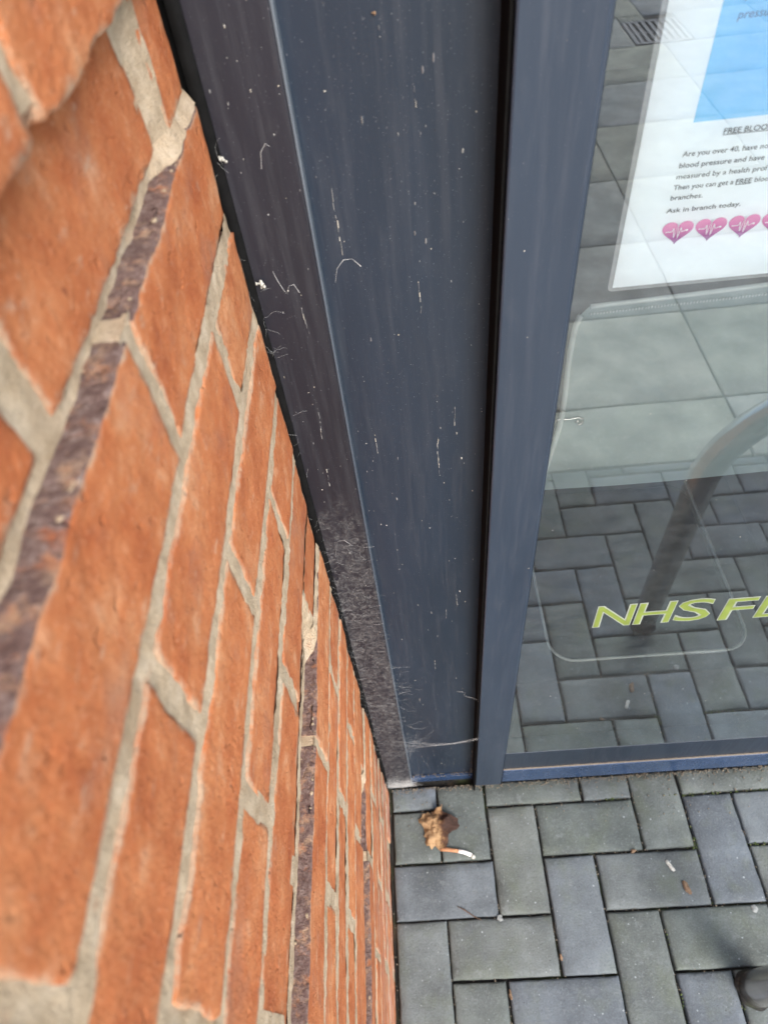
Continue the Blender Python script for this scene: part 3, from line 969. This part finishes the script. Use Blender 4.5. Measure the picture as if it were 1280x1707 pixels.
# ------------------------------------------------------------------ drain grate
gr = empty('drain_grate', ((GRATE[0] + GRATE[1]) / 2, (GRATE[2] + GRATE[3]) / 2, 0))
tag(gr, 'slotted iron drain grate in beige slabs, mirrored at the top of the glass', 'drain grate')
gx0, gx1, gy0, gy1 = GRATE
for q in ((gx0, gx0 + .022, gy0, gy1), (gx1 - .022, gx1, gy0, gy1), (gx0 + .0225, gx1 - .0225, gy0, gy0 + .022), (gx0 + .0225, gx1 - .0225, gy1 - .022, gy1)):
    b = MB(); b.box(q[0], q[1], q[2], q[3], -.04, .001); bevelled('grate_frame', b, M_IRON, gr, .002)
for k in range(7):
    x = gx0 + .045 + k * (gx1 - gx0 - .09) / 6
    b = MB(); b.box(x - .0105, x + .0105, gy0 + .0225, gy1 - .0225, -.03, -.001); bevelled('grate_bar', b, M_IRON, gr, .002)
b = MB(); b.box(gx0 + .0226, gx1 - .0226, (gy0 + gy1) / 2 - .008, (gy0 + gy1) / 2 + .008, -.028, -.004); b.build('cross_bar', M_IRON, gr)

# ------------------------------------------------------------------ litter
def mat_leaf():
    t = NT('dead_leaf')
    p = t.pos()
    sx_ = t.n('SeparateXYZ'); t.l(p, sx_.inputs[0])
    gx = t.math('MULTIPLY', sx_.outputs[0], -16.0)
    gy = t.math('MULTIPLY', t.math('SUBTRACT', sx_.outputs[1], .386), 3.0)
    q = t.math('ADD', t.math('ADD', t.noise(p, 55, 5, .7), gx), t.math('ABSOLUTE', gy))
    c = t.ramp(q, [(.40, (.040, .017, .010)), (.56, (.11, .050, .022)), (.66, (.29, .165, .070)), (.85, (.40, .25, .125))])
    c = t.mix(t.ramp(t.noise(p, 160, 4), [(.3, .6), (.42, 0.0)]), c, (.08, .035, .015))
    return t.end(t.bsdf(c, .85, nrm=t.bump(t.noise(p, 260, 5, .7), .005, 1.0)))
M_LEAF = mat_leaf()
M_TAN = simple('tan_leaf', (.19, .12, .07), .85, var=.4, scale=200, bump=.001)
M_PALE = simple('pale_debris', (.42, .41, .36), .9, var=.25, scale=300, bump=.0006)
M_FILTER = simple('orange_filter_paper', (.36, .17, .08), .8, var=.25, scale=300)
M_CIG = simple('white_cigarette_paper', (.80, .78, .74), .8, var=.1, scale=200)
M_GUM = simple('pale_gum', (.20, .21, .20), .8, var=.15, scale=200)
M_STEM = simple('dark_leaf_stem', (.10, .05, .025), .85)

leaf = empty('dead_leaf', (-.008, .385, 0))
tag(leaf, 'crumpled brown dead leaf lying on the paving below the dark panel', 'leaf')
N1, N2 = 22, 44
v = [(0, 0, .012)]; f = []
for a in range(1, N1 + 1):
    rr = a / N1
    for q in range(N2):
        th = 2 * math.pi * q / N2
        lob = 1.08 + .17 * math.sin(3 * th + .6) + .12 * math.sin(5 * th + 1) + .30 * rr * nz(math.cos(th), math.sin(th), 0, 6.0, 4)
        x = .033 * rr * lob * math.cos(th); y = .037 * rr * lob * math.sin(th)
        z = .003 + .017 * (1 - rr ** 2) + .012 * rr ** 3 * max(0, math.sin(th + .9))
        z += .011 * nz(x, y, 0, 60, 3) + .003 * nz(x, y, 2, 150, 9) + .010 * rr ** 4 * nz(x, y, 7, 80, 2)
        x += .004 * nz(x, y, 5, 90, 1); y += .004 * nz(y, x, 6, 90, 2)
        v.append((-.010 + x, .386 + y, max(.0006, z)))
f += [(0, 1 + q, 1 + (q + 1) % N2) for q in range(N2)]
v[0] = (-.010, .386, .020)
for a in range(N1 - 1):
    for q in range(N2):
        i0 = 1 + a * N2 + q; i1 = 1 + a * N2 + (q + 1) % N2
        f.append((i0, i0 + N2, i1 + N2, i1))
link('leaf_blade', mesh('leaf_blade', v, f), M_LEAF, leaf, True)
b = MB(); b.tube([(-.002, .418, .006), (.001, .425, .010), (.003, .431, .012)], [.0016, .0012, .0016], 6); b.build('stalk', M_TAN, leaf, True)

cig = empty('cigarette_butt', (.03, .338, 0))
tag(cig, 'bent cigarette butt with orange filter and white end beside the dead leaf', 'cigarette butt')
def cyl(name, pts, rads, mat, parent):
    b = MB(); b.tube(pts, rads, 14); return b.build(name, mat, parent, True)
cyl('filter', [(-.008, .3435, .0040), (.006, .3425, .0046), (.018, .3405, .0042), (.0295, .3385, .0040)], [.0034, .0040, .0037, .0038], M_FILTER, cig)
cyl('paper_tube', [(.0294, .3385, .0040), (.038, .3365, .0038), (.047, .3335, .0036), (.0555, .3290, .0033)], [.0041, .0038, .0040, .0036], M_CIG, cig)
cyl('torn_tip', [(.0554, .3290, .0033), (.0585, .3265, .0034), (.0610, .3225, .0028)], [.0036, .0044, .0026], M_PALE, cig)

def scrap(name, label, cat, x, y, sx_, sy_, rot, mat, group=None, h=.004, sd=0):
    n1, n2 = 7, 18
    v = [(0, 0, h)]; f = []
    for a in range(1, n1 + 1):
        rr = a / n1
        for q in range(n2):
            th = 2 * math.pi * q / n2
            lob = 1 + .45 * nz(math.cos(th), math.sin(th), sd, 1.6, sd)
            lx, ly = sx_ * rr * lob * math.cos(th), sy_ * rr * lob * math.sin(th)
            z = .0005 + h * (1 - rr * rr) + h * .9 * nz(lx, ly, sd, 230, sd)
            v.append((lx * math.cos(rot) - ly * math.sin(rot), lx * math.sin(rot) + ly * math.cos(rot), max(.0004, z)))
    f += [(0, 1 + q, 1 + (q + 1) % n2) for q in range(n2)]
    for a in range(n1 - 1):
        for q in range(n2):
            i0 = 1 + a * n2 + q; i1 = 1 + a * n2 + (q + 1) % n2
            f.append((i0, i0 + n2, i1 + n2, i1))
    o = link(name, mesh(name, v, f), mat, None, True)
    o.location = (x, y, .0006)
    return tag(o, label, cat, group)
scrap('bird_dropping', 'pale elongated dropping on a blue-grey block right of centre', 'dropping', .4485, .2890, .0045, .0125, .55, M_PALE, h=.0025, sd=3)
scrap('leaf_fragment', 'small tan leaf scrap at a paving joint below the pale dropping', 'leaf fragment', .4700, .2490, .0060, .0120, .2, M_TAN, 'leaf scraps in the paving joints', h=.004, sd=5)
scrap('leaf_fragment', 'tiny tan leaf scrap in the joint under a wide horizontal block', 'leaf fragment', .384, .3195, .0055, .0035, .3, M_TAN, 'leaf scraps in the paving joints', h=.003, sd=8)
scrap('leaf_fragment', 'brown leaf scrap in the joint at the lower end of a block, bottom centre', 'leaf fragment', .2035, .1450, .0028, .0060, .1, M_TAN, 'leaf scraps in the paving joints', h=.003, sd=11)
scrap('leaf_fragment', 'brown leaf scraps in a joint at the bottom edge of the picture', 'leaf fragment', .1005, .090, .0026, .0085, .1, M_TAN, 'leaf scraps in the paving joints', h=.003, sd=14)
scrap('chewing_gum', 'flattened pale chewing gum spot on the paving at right edge near bike stand', 'gum', .5850, .2060, .0060, .0065, 0, M_GUM, 'gum spots on the paving', h=.0016, sd=21)
scrap('chewing_gum', 'grey chewing gum spot on the joint left of the tall blocks', 'gum', .0985, .2130, .0058, .0062, 0, M_GUM, 'gum spots on the paving', h=.0012, sd=23)
tw = MB(); tw.tube([(.017, .238, .0018), (.030, .2315, .0016), (.048, .2190, .0014), (.062, .2120, .0012)], [.0006, .0011, .0008, .0004], 6)
tag(tw.build('twig', M_STEM, None, True), 'thin brown twig lying across a greenish block near the brick wall', 'twig')

# ------------------------------------------------------------------ dirt, specks and cobwebs
def mat_speck():
    t = NT('pale_specks')
    ri = t.n('NewGeometry').outputs['Random Per Island']
    c = t.ramp(ri, [(.0, (.10, .10, .11)), (.5, (.24, .24, .23)), (.8, (.42, .41, .37)), (1.0, (.55, .50, .38))])
    tr = t.n('BsdfTransparent'); df = t.bsdf(c, .9, spec=.1)
    al = t.ramp(t.math('FRACT', t.math('MULTIPLY', ri, 7.31)), [(.0, .45), (.6, 1.0)])
    mx = t.n('MixShader'); t.l(al, mx.inputs[0]); t.l(tr.outputs[0], mx.inputs[1]); t.l(df.outputs[0], mx.inputs[2])
    return t.end(mx)
M_SPECK = mat_speck()
def mat_web():
    t = NT('cobweb_silk')
    tr = t.n('BsdfTransparent'); df = t.n('BsdfDiffuse'); df.inputs[0].default_value = (.62, .62, .60, 1)
    mx = t.n('MixShader'); mx.inputs[0].default_value = .5
    t.l(tr.outputs[0], mx.inputs[1]); t.l(df.outputs[0], mx.inputs[2])
    return t.end(mx)
M_WEB = mat_web()
M_MOSS = simple('moss_green', (.07, .10, .025), .95, var=.4, scale=500)

sp = MB()
def speck(x, z, y, r, ar=1.0, sd=0.0):
    n_ = 6; v = []
    for q in range(n_):
        a = 2 * math.pi * q / n_ + sd
        k = random.uniform(.6, 1.3)
        v.append((x + r * k * math.cos(a), y - .0002, z + r * ar * k * math.sin(a)))
    v.append((x, y - .0002 - min(r, .001) * .7, z))
    sp.add(v, [(q, (q + 1) % n_, n_) for q in range(n_)])
def zrand(): return 1.5 * random.random() ** .8
for _ in range(360):
    z = .02 + 1.45 * random.random() ** 1.35
    speck(random.uniform(sx1 + .006, .074), z, PANEL_Y, random.uniform(.00018, .0004) if random.random() < .6 else random.uniform(.0004, .0009), random.choice((1, 1.6, 2.4, 3.2)), random.random())
for _ in range(190):
    z = random.uniform(.02, 1.47)
    speck(random.uniform(sx0 + .004, sx1 - .002), z, FRAME_Y, random.uniform(.0002, .0006), random.choice((1, 1.5, 2.2)), random.random())
for _ in range(22):
    speck(random.uniform(.080, .130), random.uniform(.06, 1.47), STILE_Y, random.uniform(.0003, .0008), random.choice((1, 1.5)), random.random())
for _ in range(120):
    speck(random.uniform(.136, .75), random.uniform(.23, 1.2), GLASS_Y, random.uniform(.0003, .0008), random.choice((1, 1.5)), random.random())
# vertical run marks
for (xx, za, zb, y_) in ((.018, 1.225, 1.255, PANEL_Y), (.028, 1.02, 1.075, PANEL_Y), (.045, 1.09, 1.115, PANEL_Y), (-.040, 1.285, 1.34, PANEL_Y), (-.034, 1.06, 1.09, PANEL_Y), (.022, 1.385, 1.40, PANEL_Y), (.046, .74, .775, PANEL_Y), (.030, .71, .735, PANEL_Y), (-.085, 1.10, 1.14, FRAME_Y), (-.088, 1.03, 1.06, FRAME_Y), (-.077, 1.23, 1.25, FRAME_Y), (.010, .55, .58, PANEL_Y), (-.02, .42, .44, PANEL_Y)):
    z = za
    while z < zb:
        ln = random.uniform(.001, .006)
        b_ = random.uniform(.00012, .00036)
        sp.box(xx - b_, xx + b_, y_ - .0005, y_ - .0001, z, min(zb, z + ln)); z += ln + random.choice((0, 0, 0, .001, .004))
        xx += random.uniform(-.0006, .0006)
tag(sp.build('dirt_specks', M_SPECK), 'pale dirt specks and run marks scattered over the dark frame and glass', 'dirt', kind='stuff')

wb = MB()
def thread(p0, p1, sag=0.0, r=.00016, wig=.001, n_=6):
    p0, p1 = Vector(p0), Vector(p1)
    o_ = random.random() * 50
    L = []
    for q in range(n_ + 1):
        t_ = q / n_
        p = p0.lerp(p1, t_)
        p.z -= sag * 4 * t_ * (1 - t_)
        p.x += wig * nz(t_ * 3, o_, 0, 1.0); p.z += wig * nz(t_ * 3, o_, 4, 1.0)
        L.append(p)
    wb.tube(L, r, 3, cap=False)
def tangle(c, L, y, r, depth=.003, turn=.9, n_=9):
    """one loose wandering thread"""
    a = random.uniform(0, 2 * math.pi); st_ = L / n_
    x, z = c; pts = []
    yy = y
    for q in range(n_ + 1):
        pts.append((x, yy, max(.0008, z)))
        a += random.gauss(0, turn)
        x += st_ * math.cos(a); z += st_ * math.sin(a)
        yy = y - abs(nz(x, z, 0, 60, L * 900)) * depth
    wb.tube(pts, r, 3, cap=False)
for _ in range(260):
    z = .02 + .95 * random.random() ** .8
    if (nz(z, 0, 3, 7, 2) < -.15 and z > .1) or z > .90 + .06 * random.random(): continue
    tangle((random.uniform(sx0, sx1), z), random.uniform(.005, .022), FRAME_Y - .0003, random.uniform(.00003, .00009), .001, .35, 5)
for _ in range(60):     # longer ones stretched along the strip edge and across the corner
    z = random.uniform(.03, .60)
    tangle((sx1 + random.uniform(-.004, .012), z), random.uniform(.012, .045), PANEL_Y - .004, random.uniform(.00004, .00009), .004, .35)
for q in range(9):      # sagging web from the strip to the stile
    thread((sx1, FRAME_Y - .0005, .225 + q * .008), (.0785, STILE_Y + .001, .322 + random.uniform(-.006, .006)), .004 + .0030 * q, .00009, .006, 14)
for q in range(10):
    thread((sx1 - .004, FRAME_Y - .0008, .14 + q * .014), (sx1 + random.uniform(.02, .07), PANEL_Y - .002, .275 + random.uniform(-.03, .02)), .006, .00006, .006, 12)
thread((.045, PANEL_Y - .001, .46), (.0780, STILE_Y + .002, .49), 0, .00022, .012, 14)
for _ in range(520):    # matted at the foot
    tangle((random.uniform(XW + .004, sx1 + .004), random.uniform(.0, .060) * random.random()), random.uniform(.008, .030), FRAME_Y - .0006, random.uniform(.00005, .00012), .006, .5, 7)
# wisps in the sealant joint
for (zc, cnt, spread) in ((1.250, 8, .030), (1.215, 9, .022), (1.365, 4, .010), (1.09, 6, .05), (.95, 8, .05), (.82, 34, .09), (.63, 34, .10), (.45, 30, .10), (.28, 30, .10)):
    for _ in range(cnt):
        z = zc + random.gauss(0, spread * .5)
        x = XW + random.uniform(-.001, .009)
        tangle((x, z), random.uniform(.006, .020), WALL_END + random.uniform(.002, .009), random.uniform(.00003, .00008), .003, .4, 5)
# squiggles of dusty silk
def squiggle(pts, y, r=.00045):
    wb.tube([(x, y - .0006, z) for x, z in pts], [r * .45 * random.uniform(.3, 1.3) for _ in pts], 4)
squiggle([(-.094, 1.285), (-.092, 1.277), (-.089, 1.268), (-.087, 1.264), (-.084, 1.271), (-.080, 1.272), (-.077, 1.264)], FRAME_Y, .0004)
squiggle([(-.049, 1.262), (-.046, 1.274), (-.040, 1.281), (-.033, 1.281), (-.027, 1.274)], PANEL_Y, .0006)
squiggle([(-.085, 1.362), (-.083, 1.373), (-.079, 1.378), (-.076, 1.376)], FRAME_Y, .0005)
tag(wb.build('cobweb', M_WEB), 'grey cobweb threads clinging to the dark strip and its foot by the brick wall', 'cobweb', kind='stuff')

def clump(name, label, c, r, mat, cnt=5, sd=0):
    b = MB()
    for q in range(cnt):
        lump(b, (c[0] + random.gauss(0, r * .5), c[1] - abs(random.gauss(0, r * .25)), c[2] + random.gauss(0, r * .6)), r * random.uniform(.25, .6), q + sd, 9, 7, (random.uniform(.7, 1.4), .8, random.uniform(.7, 1.6)))
    return tag(b.build(name, mat, None, True), label, 'debris')
clump('seed_fluff', 'small pale fluffy seed stuck on the sealant beside the brick, upper one', (XW + .006, FRAME_Y - .003, 1.372), .0026, M_PALE, 9, 1)
clump('cream_crumb', 'cream coloured crumb stuck to the dark strip beside the sealant', (XW + .0095, FRAME_Y - .002, 1.276), .0026, M_PALE, 10, 4)
clump('egg_sac', 'round tan spider egg sac on the wide dark panel near the top', (-.0005, PANEL_Y - .001, 1.440), .0017, M_TAN, 3, 9)

# grit along the foot of the frame, ledge of the bottom rail and paving joints
gt = MB()
for _ in range(1100):
    x = random.uniform(-.105, .75)
    y = .4715 - abs(random.gauss(0, .006)) if random.random() < .85 else random.uniform(.38, .47)
    lump(gt, (x, y, .0008), random.uniform(.0004, .0016), random.random() * 99, 5, 3)
for _ in range(520):
    x = random.uniform(.134, 1.2)
    lump(gt, (x, STILE_Y + .0024 + random.uniform(0, .0022), .1354), random.uniform(.0003, .0010), random.random() * 99, 5, 3, (1.6, 1, .7))
for _ in range(90):
    lump(gt, (random.uniform(sx1, .080), PANEL_Y - random.uniform(.0, .007), .031), random.uniform(.0003, .0014), random.random() * 99, 5, 3)
for _ in range(60):
    lump(gt, (random.uniform(.070, .0785), PANEL_Y - random.uniform(.0, .006), random.uniform(.03, .25) * random.random()), random.uniform(.0004, .0014), random.random() * 99, 5, 3)
for _ in range(650):
    if random.random() < .5:
        i = random.randint(-1, 7); x = OX + i * U + random.gauss(0, .0016); y = random.uniform(-.05, .45)
    else:
        j = random.randint(-5, 0); y = OY + j * U + random.gauss(0, .0016); x = random.uniform(-.1, .75)
    lump(gt, (x, y, -.006 + random.uniform(0, .004)), random.uniform(.0005, .0016), random.random() * 99, 5, 3)
tag(gt.build('grit', M_DIRT, None, True), 'brown grit gathered along the frame foot, bottom rail and paving joints', 'grit', kind='stuff')
ms = MB()
for _ in range(420):
    which = random.choice(((5, None), (4, None), (None, -1), (None, 0), (3, None)))
    if which[0] is not None:
        x = OX + which[0] * U + random.gauss(0, .0016); y = random.uniform(.05, .36)
    else:
        y = OY + which[1] * U + random.gauss(0, .0016); x = random.uniform(.35, .7)
    if nz(x, y, 0, 14, 5) < .05: continue
    lump(ms, (x, y, -.005 + random.uniform(0, .004)), random.uniform(.0007, .0019), random.random() * 99, 5, 3)
tag(ms.build('moss', M_MOSS, None, True), 'green moss growing in the joints between the grey blocks', 'moss', kind='stuff')
